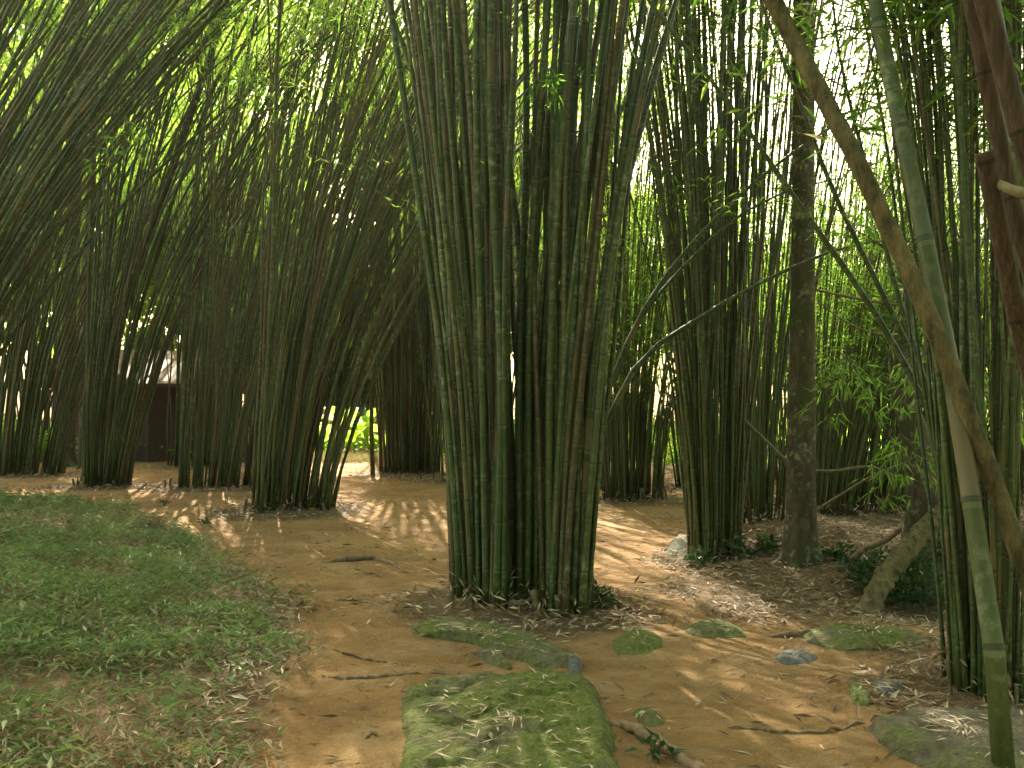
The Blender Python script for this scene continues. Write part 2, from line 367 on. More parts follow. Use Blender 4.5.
cl((850, 512), (.8, .45), 120, .012, (.14, 0), (.028, 0), .14, .034, 7, 0, 1.8, 10, .6, 'thin leaning clump behind the litter bank right of the tree', None, .25)
cl((925, 505), (.9, .5), 120, .012, (.10, 0), (.024, 0), .15, .034, 7, 0, 1.8, 10, .6, 'thin bushy clump behind the leaning dead trunk on the right', None, .25)
cl((1040, 500), (.9, .5), 90, .013, (-.05, 0), (-.010, 0), .14, .032, 7, 0, 2.0, 10, .6, 'thin clump at the far right edge behind the dark culms', None, .25)
EX_R = [
    ([(1010, 640), (985, 520), (938, 430), (880, 320), (790, 190), (735, 110), (650, 0), (560, -120)], 6.0, .022, .3),
    ([(1005, 620), (960, 470), (905, 340), (838, 200), (800, 100), (762, 0), (720, -120)], 6.4, .022, .2),
    ([(1000, 650), (972, 540), (940, 430), (900, 300), (868, 170), (840, 50), (828, -80)], 6.2, .020, .45),
    ([(1020, 640), (990, 560), (968, 440), (950, 300), (920, 160), (895, 30), (880, -90)], 6.6, .017, .1),
]
cl((990, 688), (.26, .28), 95, .0115, (-.005, 0), (.0, 0), .06, .022, 7.5, 1, 3.2, 9, .9, 'dark dense clump of thin culms at the right edge in front', EX_R, .12)
# off the left edge, leaning in
cl((-8.1, 12.6), (.7, .6), 95, .026, (.22, 0), (.028, .003), .14, .024, 13, 1, 7.5, 6, 1.1, 'clump beyond the left edge whose culms slant across the upper left', None, .2, 0, 1)
cl((-10.8, 15.5), (.8, .6), 90, .026, (.20, 0), (.024, 0), .10, .02, 13.5, 0, 8.5, 6, .85, 'second slanting clump beyond the left edge, farther back and darker', None, .15, 0, 1)
MID = [(-11.6, 20.6, 'dark clump standing at the far left behind the edge clump'), (-4.9, 19.0, 'dark clump deep behind the arching clump on the left'), (-6.1, 23.5, 'clump behind the hut gap clumps, seen through their culms'),
       (-.7, 19.0, 'clump glimpsed through the middle of the central clump'), (1.3, 22.0, 'clump behind the right half of the central clump'), (3.6, 17.5, 'clump between the twiggy clump and the narrow upright clump, farther back'),
       (5.7, 19.0, 'clump far behind the lichen spotted tree'), (8.0, 20.5, 'clump far behind the litter bank on the right'), (10.6, 18.0, 'clump far behind the right edge'),
       (9.0, 15.2, 'clump beyond the right edge, leaning in behind the red dead culms'), (4.4, 14.2, 'loose clump behind the tree and the slim clump')]
for x, y, lab in MID:
    thin = x > 2.5
    cl((x, y), (1.0, .7), 90 if thin else 42, .013 if thin else .022, (random.uniform(0, .09), 0), (random.uniform(0, .02), 0), .14 if thin else .09, .026, (5.6 if x > 5 and y > 15 else 6.6) if thin else 12.5, 0, 2.0 if thin else 7, 10 if thin else 6, .75, lab, None, .3, 0, 1)
FARC = [(-17, 24), (-12.5, 27), (-8.5, 29), (-1.6, 29), (1.5, 31), (5, 26.5), (9, 27), (13, 24), (15.5, 30), (-15, 33), (4, 34), (10.5, 34)]
for x, y in FARC:
    cl((x, y), (1.1, .8), 45, .024 if x < 3 else .016, (random.uniform(-.03, .05), 0), (random.uniform(-.006, .01), 0), .07, .02, 12 if x < 3 else 5.5, 0, 6 if x < 3 else 4, 9 if x < 3 else 4, 1.3 if x < 3 else 1.0, None, None, .3, 0, 1)

# ------------------------------------------------------------------ sun gaps in the canopy (leaves are left out along these rays)
GAPS = []
for px, py, r_ in ((622, 548, .34), (652, 562, .42), (672, 552, .36), (640, 575, .25), (720, 600, .22), (415, 514, .30), (330, 546, .22), (393, 478, .5), (355, 468, 1.1)):
    GAPS.append((P(px, py) if py < 768 else None, r_))
GAPS.append((Q(140, 470, 22), .5))
HUT_ROOF = np.array([-8.9, 24.0, 2.2]); GAPS.append((HUT_ROOF, .45))
GAPS.append((np.array([-4.6, 27.5, 1.0]), 2.2))
def keep(p):
    k = np.ones(len(p), bool)
    for g, r_ in GAPS:
        d = p - g; t_ = d @ SD; q = d - t_[:, None] * SD
        k &= ~((np.einsum('ij,ij->i', q, q) < r_ * r_) & (t_ > 0.3))
    return k

# ------------------------------------------------------------------ ground
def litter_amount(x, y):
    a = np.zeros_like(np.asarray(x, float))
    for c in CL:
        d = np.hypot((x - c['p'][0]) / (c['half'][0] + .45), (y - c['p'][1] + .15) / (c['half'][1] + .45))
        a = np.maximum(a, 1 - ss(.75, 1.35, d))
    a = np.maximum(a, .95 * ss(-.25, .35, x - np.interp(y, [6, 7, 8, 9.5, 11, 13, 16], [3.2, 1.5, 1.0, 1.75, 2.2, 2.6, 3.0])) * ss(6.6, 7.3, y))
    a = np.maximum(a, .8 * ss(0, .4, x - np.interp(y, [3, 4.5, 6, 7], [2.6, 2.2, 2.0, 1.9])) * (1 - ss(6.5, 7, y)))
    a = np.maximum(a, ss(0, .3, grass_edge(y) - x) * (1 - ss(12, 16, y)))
    a = np.maximum(a, .85 * ss(24, 27, y) * (1 - ss(0, 1, 1 - np.abs(x + 4.2) / 1.5)))
    a = np.maximum(a, .7 * ss(-.3, .5, x - 3) * ss(14, 16, y))
    a = np.maximum(a, .7 * ss(.3, 1.2, np.abs(x - 0) - 0) * 0)
    return a
gx = np.unique(np.concatenate([np.linspace(-400, -30, 12), np.linspace(-30, -6, 60), np.linspace(-6, 6, 330), np.linspace(6, 30, 60), np.linspace(30, 400, 12)]))
gy = np.unique(np.concatenate([np.linspace(-200, -5, 10), np.linspace(-5, 2.5, 20), np.linspace(2.5, 14, 340), np.linspace(14, 40, 120), np.linspace(40, 600, 30)]))
GX, GY = np.meshgrid(gx, gy)
mb = MB(); nx, ny = len(gx), len(gy)
GZ = terrain(GX, GY)
near = (np.abs(GX) < 7) & (GY > 2) & (GY < 15)
GZ = GZ + np.where(near, .022 * (fbm(GX * 7, GY * 7, 31) - .47) + .03 * (fbm(GX * 3.3, GY * 3.3, 37, 2) - .4) + .02 * ss(.5, .8, litter_amount(GX, GY)) * (vnoise(GX * 14, GY * 14, 5) - .5), 0)
i = np.arange(ny - 1)[:, None] * nx; j = np.arange(nx - 1)[None, :]
F = np.stack([i + j, i + j + 1, i + nx + j + 1, i + nx + j], -1).reshape(-1, 4)
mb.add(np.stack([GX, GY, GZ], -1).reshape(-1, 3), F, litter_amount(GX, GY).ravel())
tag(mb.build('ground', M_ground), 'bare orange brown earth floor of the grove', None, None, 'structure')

# ------------------------------------------------------------------ bamboo
def culm_path(p0, slope0, curve, L, near):
    ds = .25; n = int(L / ds) + 1
    s_ = np.arange(n) * ds
    sl_ = slope0[None, :] + 2 * curve[None, :] * s_[:, None]
    sl_ *= (1.25 / np.maximum(1.25, np.linalg.norm(sl_, axis=1)))[:, None]
    T = np.concatenate([sl_, np.ones((n, 1))], 1); T /= np.linalg.norm(T, axis=1)[:, None]
    return p0 + np.concatenate([[[0, 0, 0]], np.cumsum(T[:-1] * ds, axis=0)]), s_
def resample(pts, near, inter):
    seg = np.concatenate([[0], np.cumsum(np.linalg.norm(np.diff(pts, axis=0), axis=1))]); L = seg[-1]
    if near:
        nodes = np.arange(inter, L, inter)
        s_ = np.sort(np.concatenate([[0], nodes - .018, nodes, nodes + .018, [L]]))
    else:
        s_ = np.linspace(0, L, max(8, int(L / .55)))
    q = np.stack([np.interp(s_, seg, pts[:, k]) for k in range(3)], 1)
    return q, s_, L
def add_culm(mb, pts, r, tint, near, inter):
    q, s_, L = resample(pts, near, inter)
    rad = r * (1 - .72 * (s_ / L) ** 1.6) * (1 + .22 * np.exp(-s_ / .12))
    if near:
        ph = np.abs(s_ / inter - np.round(s_ / inter)); rad = rad * np.where(ph < .01, 1.10, 1.0)
    tube(mb, q, rad, 9 if near else 5, tint, 0, s_ / inter if near else .5 + .3 * np.sin(s_ * 3) )
def sprays(mb, pts, f0, nb, ls, near, r):
    """leafy side branches along a culm path"""
    seg = np.concatenate([[0], np.cumsum(np.linalg.norm(np.diff(pts, axis=0), axis=1))]); L = seg[-1]
    if L < f0 + .5: return
    for _ in range(nb):
        s0 = L - (L - f0) * random.random() ** .8
        p = np.array([np.interp(s0, seg, pts[:, k]) for k in range(3)])
        a = random.uniform(0, 6.283); el = random.uniform(-.1, .9)
        d = np.array([math.cos(a), math.sin(a), el]); d /= np.linalg.norm(d); Lb = random.uniform(.5, 1.3)
        t_ = np.linspace(0, 1, 4)[:, None]
        path = p + d * Lb * t_ - np.array([0, 0, 1]) * .35 * Lb * t_ ** 2
        if not keep(path[2:3])[0]: continue
        if near: tube(mb, path, [.005, .004, .003, .002], 3, .5, 1, None, None, False)
        m = random.randint(9, 15)
        tt = rng.uniform(.15, 1, m)[:, None]
        pos = p + d * Lb * tt - np.array([0, 0, 1]) * .35 * Lb * tt ** 2 + rng.normal(0, .05, (m, 3))
        dr = d * .6 + rng.normal(0, .55, (m, 3)) + np.array([0, 0, -.25])
        leaves(mb, pos, dr, rng.uniform(.13, .22, m) * ls, rng.uniform(.020, .030, m) * ls, np.clip(rng.normal(.45, .22, m), 0, .97), 0)
def clump(c, grp):
    p = c['p']; root = empty('bamboo_clump', p, c['label'] or 'hazy bamboo clump in the farthest row of the grove, behind all the others', 'bamboo clump', grp)
    fol = MB(); near = c['K']; hx, hy = c['half']
    pts_used = []
    subs = [np.array([math.cos(k_ * 2.4) * q_, math.sin(k_ * 2.4) * q_, random.uniform(.10, .26)]) for k_, q_ in enumerate(np.sqrt(np.linspace(.02, .85, 9)) * rng.uniform(.85, 1.1, 9))]
    rest = MB(); cnt = [0]; lim = 98 - len(c['extra'] or [])
    def one(path, r, tint, inter, force=False):
        cnt[0] += 1
        if cnt[0] > lim and not force: add_culm(rest, path, r, tint, near, inter); return
        mb = MB(); add_culm(mb, path, r, tint, near, inter); mb.build('culm', M_culm, root, p)
    tries = 0
    while len(pts_used) < c['n'] and tries < 9000:
        tries += 1
        a = random.uniform(0, 6.283); sc_ = random.choice(subs)
        u = sc_[:2] + rng.normal(0, sc_[2], 2) if tries < 2500 else rng.uniform(-.9, .9, 2)
        q = math.hypot(*u)
        if q > (1.0 if random.random() > .12 else (1.12 if near else 1.4)): continue
        b = np.array([u[0] * hx, u[1] * hy])
        if c['extra'] is EX_C:                      # the foot runs from back left to front right, with a hollow in its front
            if -.08 < b[0] < .16 and b[1] < .02 - .5 * b[0] * 0: continue
            b[1] -= .42 * b[0]
        if any((b[0] - o[0]) ** 2 + (b[1] - o[1]) ** 2 < (1.55 * c['r']) ** 2 for o in pts_used): continue
        pts_used.append(b)
        x, y = p[0] + b[0], p[1] + b[1]
        z = float(terrain(x, y)) - .06
        wild = 1.2 if random.random() > .15 else 3.2
        sl0 = np.array(c['la']) + c['fa'] * u + rng.normal(0, .014, 2) * wild
        cu = np.array(c['lb']) * random.uniform(.5, 1.5) + c['fb'] * u * random.uniform(.3, 1.25) + rng.normal(0, .0022, 2) * wild
        rr = c['r'] * random.uniform(.6, 1.25)
        L = c['L'] * random.uniform(.75, 1.05) * (random.uniform(.25, .6) if random.random() < .05 else 1)
        path, s_ = culm_path(np.array([x, y, z]), sl0, cu, L, near)
        # slight natural waver
        wv = np.stack([np.sin(s_ * 1.3 + a * 3), np.cos(s_ * 1.1 + a)], 1) * random.uniform(.005, .028) * np.minimum(s_, 1.5)[:, None]
        path[:, :2] += wv
        t_ = random.uniform(.72, 1) if random.random() < c['brown'] else random.uniform(0, .68)
        one(path, rr, t_, random.uniform(.27, .42))
        sprays(fol, path, c['f0'] * random.uniform(.85, 1.25), c['nb'], c['ls'], near, rr)
    for px, Y, r, t_ in (c['extra'] or []):
        path = smooth_path([Q(a_, b_, Y + .03 * k) for k, (a_, b_) in enumerate(px)], 46)
        one(path, r, t_, random.uniform(.3, .4), True)
        sprays(fol, path, 2.4, 6, .5, near, r)
    if c['label']:      # cut stumps round the foot
        for k_ in range(5):
            a = random.uniform(3.3, 6.1) if k_ < 6 else random.uniform(0, 6.283)
            b = np.array([math.cos(a) * hx, math.sin(a) * hy]) * random.uniform(.95, 1.2); x, y = p[0] + b[0], p[1] + b[1]
            g_ = np.array([x, y, float(terrain(x, y)) - .05]); top = g_ + [random.uniform(-.06, .06), random.uniform(-.06, .06), random.uniform(.07, .26)]
            mb = MB(); tube(mb, smooth_path([g_, top], 5), c['r'] * random.uniform(.6, 1), 8, random.uniform(.78, 1), 0, np.linspace(.2, .6, 5)); mb.build('stump', M_culm, root, p)
    if rest.n: rest.build('culms', M_culm, root, p)['kind'] = 'stuff'
    fo = fol.build('foliage', [M_leaf, M_twig], root, p, smooth=False)
    return root
for k, c in enumerate(CL):
    clump(c, 'bamboo clumps in the farthest row' if c['label'] is None else 'bamboo clumps of the grove')
for c in CL:
    pass
print('clumps', len(CL))

# ------------------------------------------------------------------ single leaning stems at the right
def stem(name, px, Ys, r0, r1, m, label, cat, k=12, inter=.4, tint=.3, group=None, uvnode=True, wobble=.0):
    P3 = [Q(a_, b_, Y) for (a_, b_), Y in zip(px, Ys)]
    path = smooth_path(P3, 60)
    mb = MB()
    if uvnode:
        q, s_, L = resample(path, 1, inter); rad = r0 + (r1 - r0) * s_ / L
        ph = np.abs(s_ / inter - np.round(s_ / inter)); rad = rad * np.where(ph < .01, 1.10, 1)
        tube(mb, q, rad, k, tint, 0, s_ / inter)
    else:
        n = len(path); rad = np.linspace(r0, r1, n)
        wob = wobble * (np.random.default_rng(3).random((n, k)) - .5)
        tube(mb, path, rad, k, tint, 0, None, wob)
    return tag(mb.build(name, m, None, P3[0]), label, cat, group), path
stem('leaning_culm', [(1004, 800), (1000, 700), (985, 600), (968, 480), (951, 370), (928, 250), (905, 140), (880, 20), (862, -120), (850, -300)], [4.1, 4.15, 4.25, 4.4, 4.55, 4.7, 4.9, 5.1, 5.3, 5.5], .042, .036, M_culm,
     'smooth green thick culm leaning left in front of the right hand clump', 'bamboo stem', 14, .62, .60)
stem('leaning_tree_stem', [(1062, 700), (1030, 590), (1000, 500), (968, 415), (935, 330), (895, 240), (850, 145), (800, 50), (765, -20), (690, -160), (610, -330)], [4.3, 4.35, 4.4, 4.45, 4.5, 4.6, 4.7, 4.9, 5.0, 5.2, 5.5], .041, .044, M_moss,
     'long mossy brown stem slanting from the right edge up to the top', 'tree stem', 12, uvnode=False, wobble=.14)
red, _p = stem('dead_culm', [(1090, 620), (1045, 430), (1020, 330), (1003, 240), (985, 152)], [3.2, 3.15, 3.1, 3.05, 3.0], .030, .027, M_dead,
     'reddish brown dead culm snapped off beside a stub at the right edge', 'bamboo stem', 12, .5, .95)
stem('dead_culm', [(1110, 560), (1052, 350), (1020, 230), (992, 100), (972, -10), (940, -200)], [3.6, 3.55, 3.5, 3.5, 3.45, 3.4], .030, .028, M_dead, 'tall reddish dead culm behind the snapped one at the top right', 'bamboo stem', 12, .45, .95)
stem('dead_culm', [(1120, 450), (1060, 260), (1022, 130), (995, 40), (975, -60), (950, -220)], [3.0, 3.0, 3.0, 3.0, 3.0, 3.0], .033, .030, M_dead, 'dark reddish culm crossing the very corner at top right', 'bamboo stem', 12, .5, .95)
stem('leaning_culm', [(1105, 600), (1060, 330), (1022, 160), (1000, 60), (984, -60), (970, -200)], [3.9, 3.9, 3.9, 3.9, 3.9, 3.9], .043, .038, M_culm, 'dull green culm between the reddish ones at the top right corner', 'bamboo stem', 12, .6, .5)
mbs = MB(); tube(mbs, smooth_path([Q(998, 183, 3.02), Q(1012, 189, 2.95), Q(1045, 200, 2.9)], 8), np.linspace(.014, .018, 8), 8)
o_ = mbs.build('branch_stub', M_vine, red, _p[0]); 
# base clump for these, off the right edge
# ------------------------------------------------------------------ trees
def tree_trunk(mb, path, r0, r1, flare=.8, k=20, seed=1, lump=.08):
    n = len(path); t_ = np.linspace(0, 1, n); rad = r0 + (r1 - r0) * t_
    g = np.random.default_rng(seed); z = path[:, 2] - path[0, 2]
    ph = g.uniform(0, 6.28, 4); ang = np.linspace(0, 6.283, k, endpoint=False)
    wob = np.zeros((n, k))
    for i_ in range(n):
        fl = flare * math.exp(-z[i_] / .22)
        wob[i_] = fl * (.75 + .55 * np.cos(5 * ang + ph[0]) * .5 + .3 * np.cos(3 * ang + ph[1])) + lump * np.sin(2 * ang + z[i_] * 1.7 + ph[2]) * .5 + lump * (g.random(k) - .5) * .4
    tube(mb, path, rad, k, .5, 0, None, wob)
def crown_leaves(mb, centre, rad, n, size, clumps=34, tintc=.5):
    """clumped leaves through the crown's volume"""
    c = rng.normal(0, 1, (clumps, 3)); c /= np.linalg.norm(c, axis=1)[:, None]; c *= rng.uniform(.25, 1, (clumps, 1)) ** .6
    c = c * np.array(rad) + np.array(centre)
    w_ = rng.uniform(.14, .38, clumps); idx = rng.integers(0, clumps, n)
    d = rng.normal(0, 1, (n, 3)); d /= np.linalg.norm(d, axis=1)[:, None]
    pos = c[idx] + d * (rng.random((n, 1)) ** .4) * w_[idx][:, None] * np.mean(rad) * np.array([1, 1, .7])
    pos = pos[keep(pos)]; m = len(pos)
    leaves(mb, pos, rng.normal(0, 1, (m, 3)) + [0, 0, -.3], rng.uniform(.7, 1.3, m) * size, rng.uniform(.35, .5, m) * size, np.clip(rng.normal(tintc, .22, m), 0, 1), 0, .3, rng.normal(0, .6, (m, 3)) + [0, 0, 1])
    return c
def tree(px, Y, H, r0, cr, n, size, label, lean=0, group='trees of the grove', seed=1, xy=None, crz=None, wide=(1, 1, .8)):
    b = P(px, Y) if xy is None else np.array([xy[0], xy[1], float(terrain(*xy))])
    root = empty('tree', b, label, 'tree', group)
    zt = H; pts = [b + [0, 0, -.1], b + [0.02 * lean, 0, .5], b + [lean * .2, 0, zt * .3], b + [lean * .55, .1, zt * .6], b + [lean, .2, zt]]
    path = smooth_path(pts, 60)
    mb = MB(); tree_trunk(mb, path, r0, r0 * .45, seed=seed)
    mb.build('trunk', M_bark, root, b)
    cr_ = MB(); cen = path[-1] + [0, 0, (crz or 0)]
    cs = crown_leaves(cr_, cen, np.array(wide) * cr, n, size)
    for k in range(0, min(8, len(cs))):
        lm = MB(); st = path[int(len(path) * random.uniform(.68, .95))]
        tube(lm, smooth_path([st, (st + cs[k]) / 2 + [0, 0, .3], cs[k]], 8), np.linspace(r0 * .35, r0 * .08, 8), 6)
        lm.build('limb', M_bark, root, b)
    cr_.build('crown', M_tleaf, root, b, smooth=False)
    return root
tree(800, 560, 9.5, .150, 3.2, 9000, .16, 'lichen spotted tree with a flared mossy foot on the litter bank', .15, seed=4)
tree(66, 466, 11, .22, 3.5, 9000, .20, 'thick dark trunk standing among the culms near the left edge', .3, seed=5)
tree(85, 464, 11, .17, 3.0, 7000, .20, 'slimmer dark trunk right beside the thick one at the left', .15, seed=6)
tree(0, 0, 10.5, .12, 3.0, 5000, .2, 'slanting dark trunk rising through the culms above the hut', 3.0, seed=8, xy=(-8.0, 18.9))
tree(603, 488, 10, .13, 3.0, 7000, .18, 'brown trunk beside the twiggy clump right of the central clump', .2, seed=7)
tree(0, 0, 10, .16, 3.0, 2600, .2, 'pale slender trunk in the white sky gap at the upper right', .4, seed=9, xy=(7.2, 16.0))
FT = [(-24, 38, 7, 5.5), (-17, 40, 8, 6), (-11, 38, 6.5, 5), (-6, 42, 9, 6), (-1, 38, 7, 5), (4, 41, 5.5, 4), (9, 39, 3.5, 3.6), (14, 38, 3.2, 3.6), (20, 37, 4, 4), (26, 40, 8, 6),
      (-21, 46, 13, 7), (-12, 48, 14, 7), (-3, 47, 13, 7), (4, 50, 8, 4.5), (13, 52, 4.5, 4), (22, 50, 5, 5), (-30, 44, 12, 8), (-9, 33, 4, 3), (12, 33.5, 3, 3), (18, 30, 3.5, 3.2), (-20, 30, 5, 4), (-5.5, 35, 3.4, 3.0), (-2.6, 36, 3.2, 2.8), (-8, 37, 3.5, 3.4), (-16, 47, 7, 6), (-7, 47, 6, 6), (-25, 50, 9, 8), (1, 46, 9, 5), (-2, 54, 18, 7), (-12, 55, 19, 8), (-22, 54, 18, 8), (-31, 52, 17, 8)]
for x, y, h, cr, lab in ((-14.5, 30, 9.5, 4.2, 'tall tree over the far left behind the hut'), (-9.5, 32, 10.5, 4.0, 'tall leafy tree straight behind the hut roof'), (-5.2, 33.5, 11, 3.6, 'tall leafy tree above the clearing at the end of the arch'),
        (-1.8, 29, 10, 3.4, 'leafy tree behind the straight clump at the path end'), (1.0, 26.5, 8.5, 3.2, 'leafy tree behind the central clump'), (4.6, 25.5, 5.5, 3.0, 'low leafy tree between the narrow clump and the spotted tree, far behind'), (9.5, 24.5, 4.0, 2.8, 'low leafy tree far behind the fallen log')):
    tree(0, 0, h, .14, cr, 9000, .17, lab, .3, 'trees in the back of the grove', int(y * 3), (x, y), 0)
for k, (x, y, h, cr) in enumerate([(-9, -5, 6, 5), (-3, -9, 6.5, 5.5), (4, -8, 6, 5), (10, -4, 6.5, 5), (-14, 3, 7, 5), (13, 5, 6, 4.6), (0, -15, 9, 7), (-11, -13, 9, 7), (11, -13, 9, 7)]):  # unseen trees, added only to cut the sky light on the near culms
    tree(0, 0, h, .2, cr, 9000, .32, 'unseen leafy tree added behind and beside the viewpoint to block sky light', .2, 'unseen trees added round the viewpoint for shade', 60 + k, (x, y), 0, (1, 1, 1.1))
for k, (x, y, h, cr) in enumerate(FT):
    tree(0, 0, h, .2, cr, 12000 if x < 1 else 5500, .36, 'bright leafy tree in the sunlit wood beyond the grove', random.uniform(-.6, .6), 'trees of the sunlit wood beyond the grove', 20 + k, (x, y), 0)

# ------------------------------------------------------------------ shrubs and low plants
def shrub(p, rad, n, size, label, cat='shrub', group=None, name='shrub', wid=.35, m=None, up=.0, tc=.45):
    root = empty(name, p, label, cat, group)
    mb = MB(); d = rng.normal(0, 1, (n, 3)); d /= np.linalg.norm(d, axis=1)[:, None]; d[:, 2] = np.abs(d[:, 2])
    q = rng.random((n, 1)) ** .5
    lob = (.7 + .5 * fbm(d[:, 0] * 2 + p[0], d[:, 1] * 2 + p[1], 77))[:, None]
    pos = p + d * q * np.array([rad, rad, rad * 1.15]) * lob
    pos[:, 2] = np.maximum(pos[:, 2], terrain(pos[:, 0], pos[:, 1]) + .02)
    leaves(mb, pos, d * .8 + rng.normal(0, .5, (n, 3)) + [0, 0, up], rng.uniform(.7, 1.2, n) * size, rng.uniform(.8, 1.2, n) * size * wid, np.clip(rng.normal(tc, .2, n), 0, 1), 0, .5)
    mb.build('foliage', m or M_tleaf, root, p, smooth=False)
    sb = MB()
    for k in range(7):
        e = p + np.array([random.uniform(-.5, .5) * rad, random.uniform(-.5, .5) * rad, rad * random.uniform(.5, .95)])
        tube(sb, smooth_path([p - [0, 0, .03], (p + e) / 2 + [0, 0, .08 * rad], e], 6), np.linspace(.012, .004, 6) * (1 + rad), 4)
    sb.build('stems', M_twig, root, p)
    return root
G_ = 'shrubs in the sunlit undergrowth'
for x, y, r_ in [(-6.5, 30, 1.1), (-3.6, 31.5, 1.3), (-2.2, 27, .8), (-7.6, 26.8, .9), (-12, 24, 1), (-10, 30, 1.5), (2.6, 25, 1.0), (4.3, 22.5, .9), (.2, 25, .9), (6.8, 23, 1.1), (8.6, 17.5, .8), (6.2, 16.2, .7), (9.7, 22.5, 1.2),
                 (12, 20.8, 1.2), (-14.5, 27, 1.3), (11.5, 27.5, 1.6), (6.9, 30, 1.6), (1.8, 28, 1.2), (15, 26, 1.5), (-1.2, 33, 1.6), (-8, 34.5, 1.9), (3.5, 30.5, 1.4), (-19, 27, 1.6)]:
    p = np.array([x, y, float(terrain(x, y))]); shrub(p, r_, int(1500 * r_), .20, 'low leafy shrub in the sunlit undergrowth behind the bamboo', 'shrub', G_)
def at(px, py): return P(px, py)
shrub(at(905, 598) + [0, 0, 0], .46, 1500, .085, 'dark green fine leaved bush in the gully left of the right hand clump', wid=.3, m=M_dleaf)
shrub(at(938, 560), .36, 900, .09, 'small dark bush behind the fine leaved bush at the right', wid=.3, m=M_dleaf)
shrub(at(598, 604), .13, 160, .07, 'little leafy sprout at the right foot of the central clump', 'plant', name='seedling', wid=.4, tc=.2, m=M_dleaf)
for px, py, lab in ((735, 556, 'low broad leaved plant between the narrow clump and the tree'), (765, 552, 'tufted small plant touching the foot of the lichen spotted tree'), (700, 565, 'small green plant at the front foot of the narrow upright clump'),
                    (838, 560, 'small plant on the litter just right of the tree foot'), (862, 575, 'pale green plant low on the litter bank by the mossy log'), (88, 470, 'small plant at the foot of the dark trunks on the left'),
                    (165, 505, 'lone seedling on the bare slope above the grass'), (205, 524, 'sprig growing at the upper edge of the grass'), (655, 756, 'tiny rosette on the bare earth by the bottom root')):
    r_ = .16 if py > 520 else .2
    if px in (165, 205, 655): r_ = .08
    shrub(at(px, py), r_, 70 if r_ > .1 else 22, .10 if r_ > .1 else .07, lab, 'plant', 'small plants on the grove floor', 'seedling', .42, tc=.35, m=M_dleaf)
# broad leaved plants glowing in the clearing
def banana(p, H, n, label):
    root = empty('broad_leaf_plant', p, label, 'plant', 'broad leaved plants in the clearing')
    for k in range(n):
        mb = MB(); a = 6.283 * k / n + random.uniform(-.3, .3); L = H * random.uniform(.75, 1.1)
        d = np.array([math.cos(a), math.sin(a), 0]); s_ = np.cross(d, [0, 0, 1]); m_ = 9
        t_ = np.linspace(0, 1, m_); mid = p + np.outer(t_ * L * .55, d) + np.outer(L * (t_ * 1.15 - t_ ** 2.6 * .55), [0, 0, 1])
        wd = .15 * H * np.sin(np.pi * np.clip((t_ - .28) / .72, 0.02, 1) ** .8) + .01
        v = np.concatenate([mid + s_ * wd[:, None] + [0, 0, .04], mid, mid - s_ * wd[:, None] + [0, 0, .04]])
        f = [(q * m_ + i_, q * m_ + i_ + 1, (q + 1) * m_ + i_ + 1, (q + 1) * m_ + i_) for q in range(2) for i_ in range(m_ - 1)]
        mb.add(v, f, random.uniform(.4, .9)); mb.build('leaf', M_tleaf, root, p)
for x, y, H, lab in ((-4.35, 26.6, 1.15, 'broad leaved plant glowing green at the end of the arch'), (-3.9, 27.5, 1.5, 'taller broad leaved plant behind, at the end of the arch'), (-5.2, 27.6, 1.3, 'broad leaved plant hidden partly by the arching culms'), (-4.6, 29.3, 1.9, 'tallest broad leaved plant at the back of the clearing'), (-3.3, 26.4, .9, 'small broad leaved plant beside the straight clump')):
    banana(np.array([x, y, float(terrain(x, y))]), H, 11, lab)
b_ = P(373, 475); mb = MB(); tube(mb, smooth_path([b_ - [0, 0, .05], b_ + [-.03, 0, 1.2], b_ + [.03, 0, 2.6], b_ + [-.15, 0, 4.5]], 20), np.linspace(.05, .03, 20), 8)
tag(mb.build('sapling_stem', M_moss, None, b_), 'thin dark stem standing alone at the end of the arch', 'sapling')

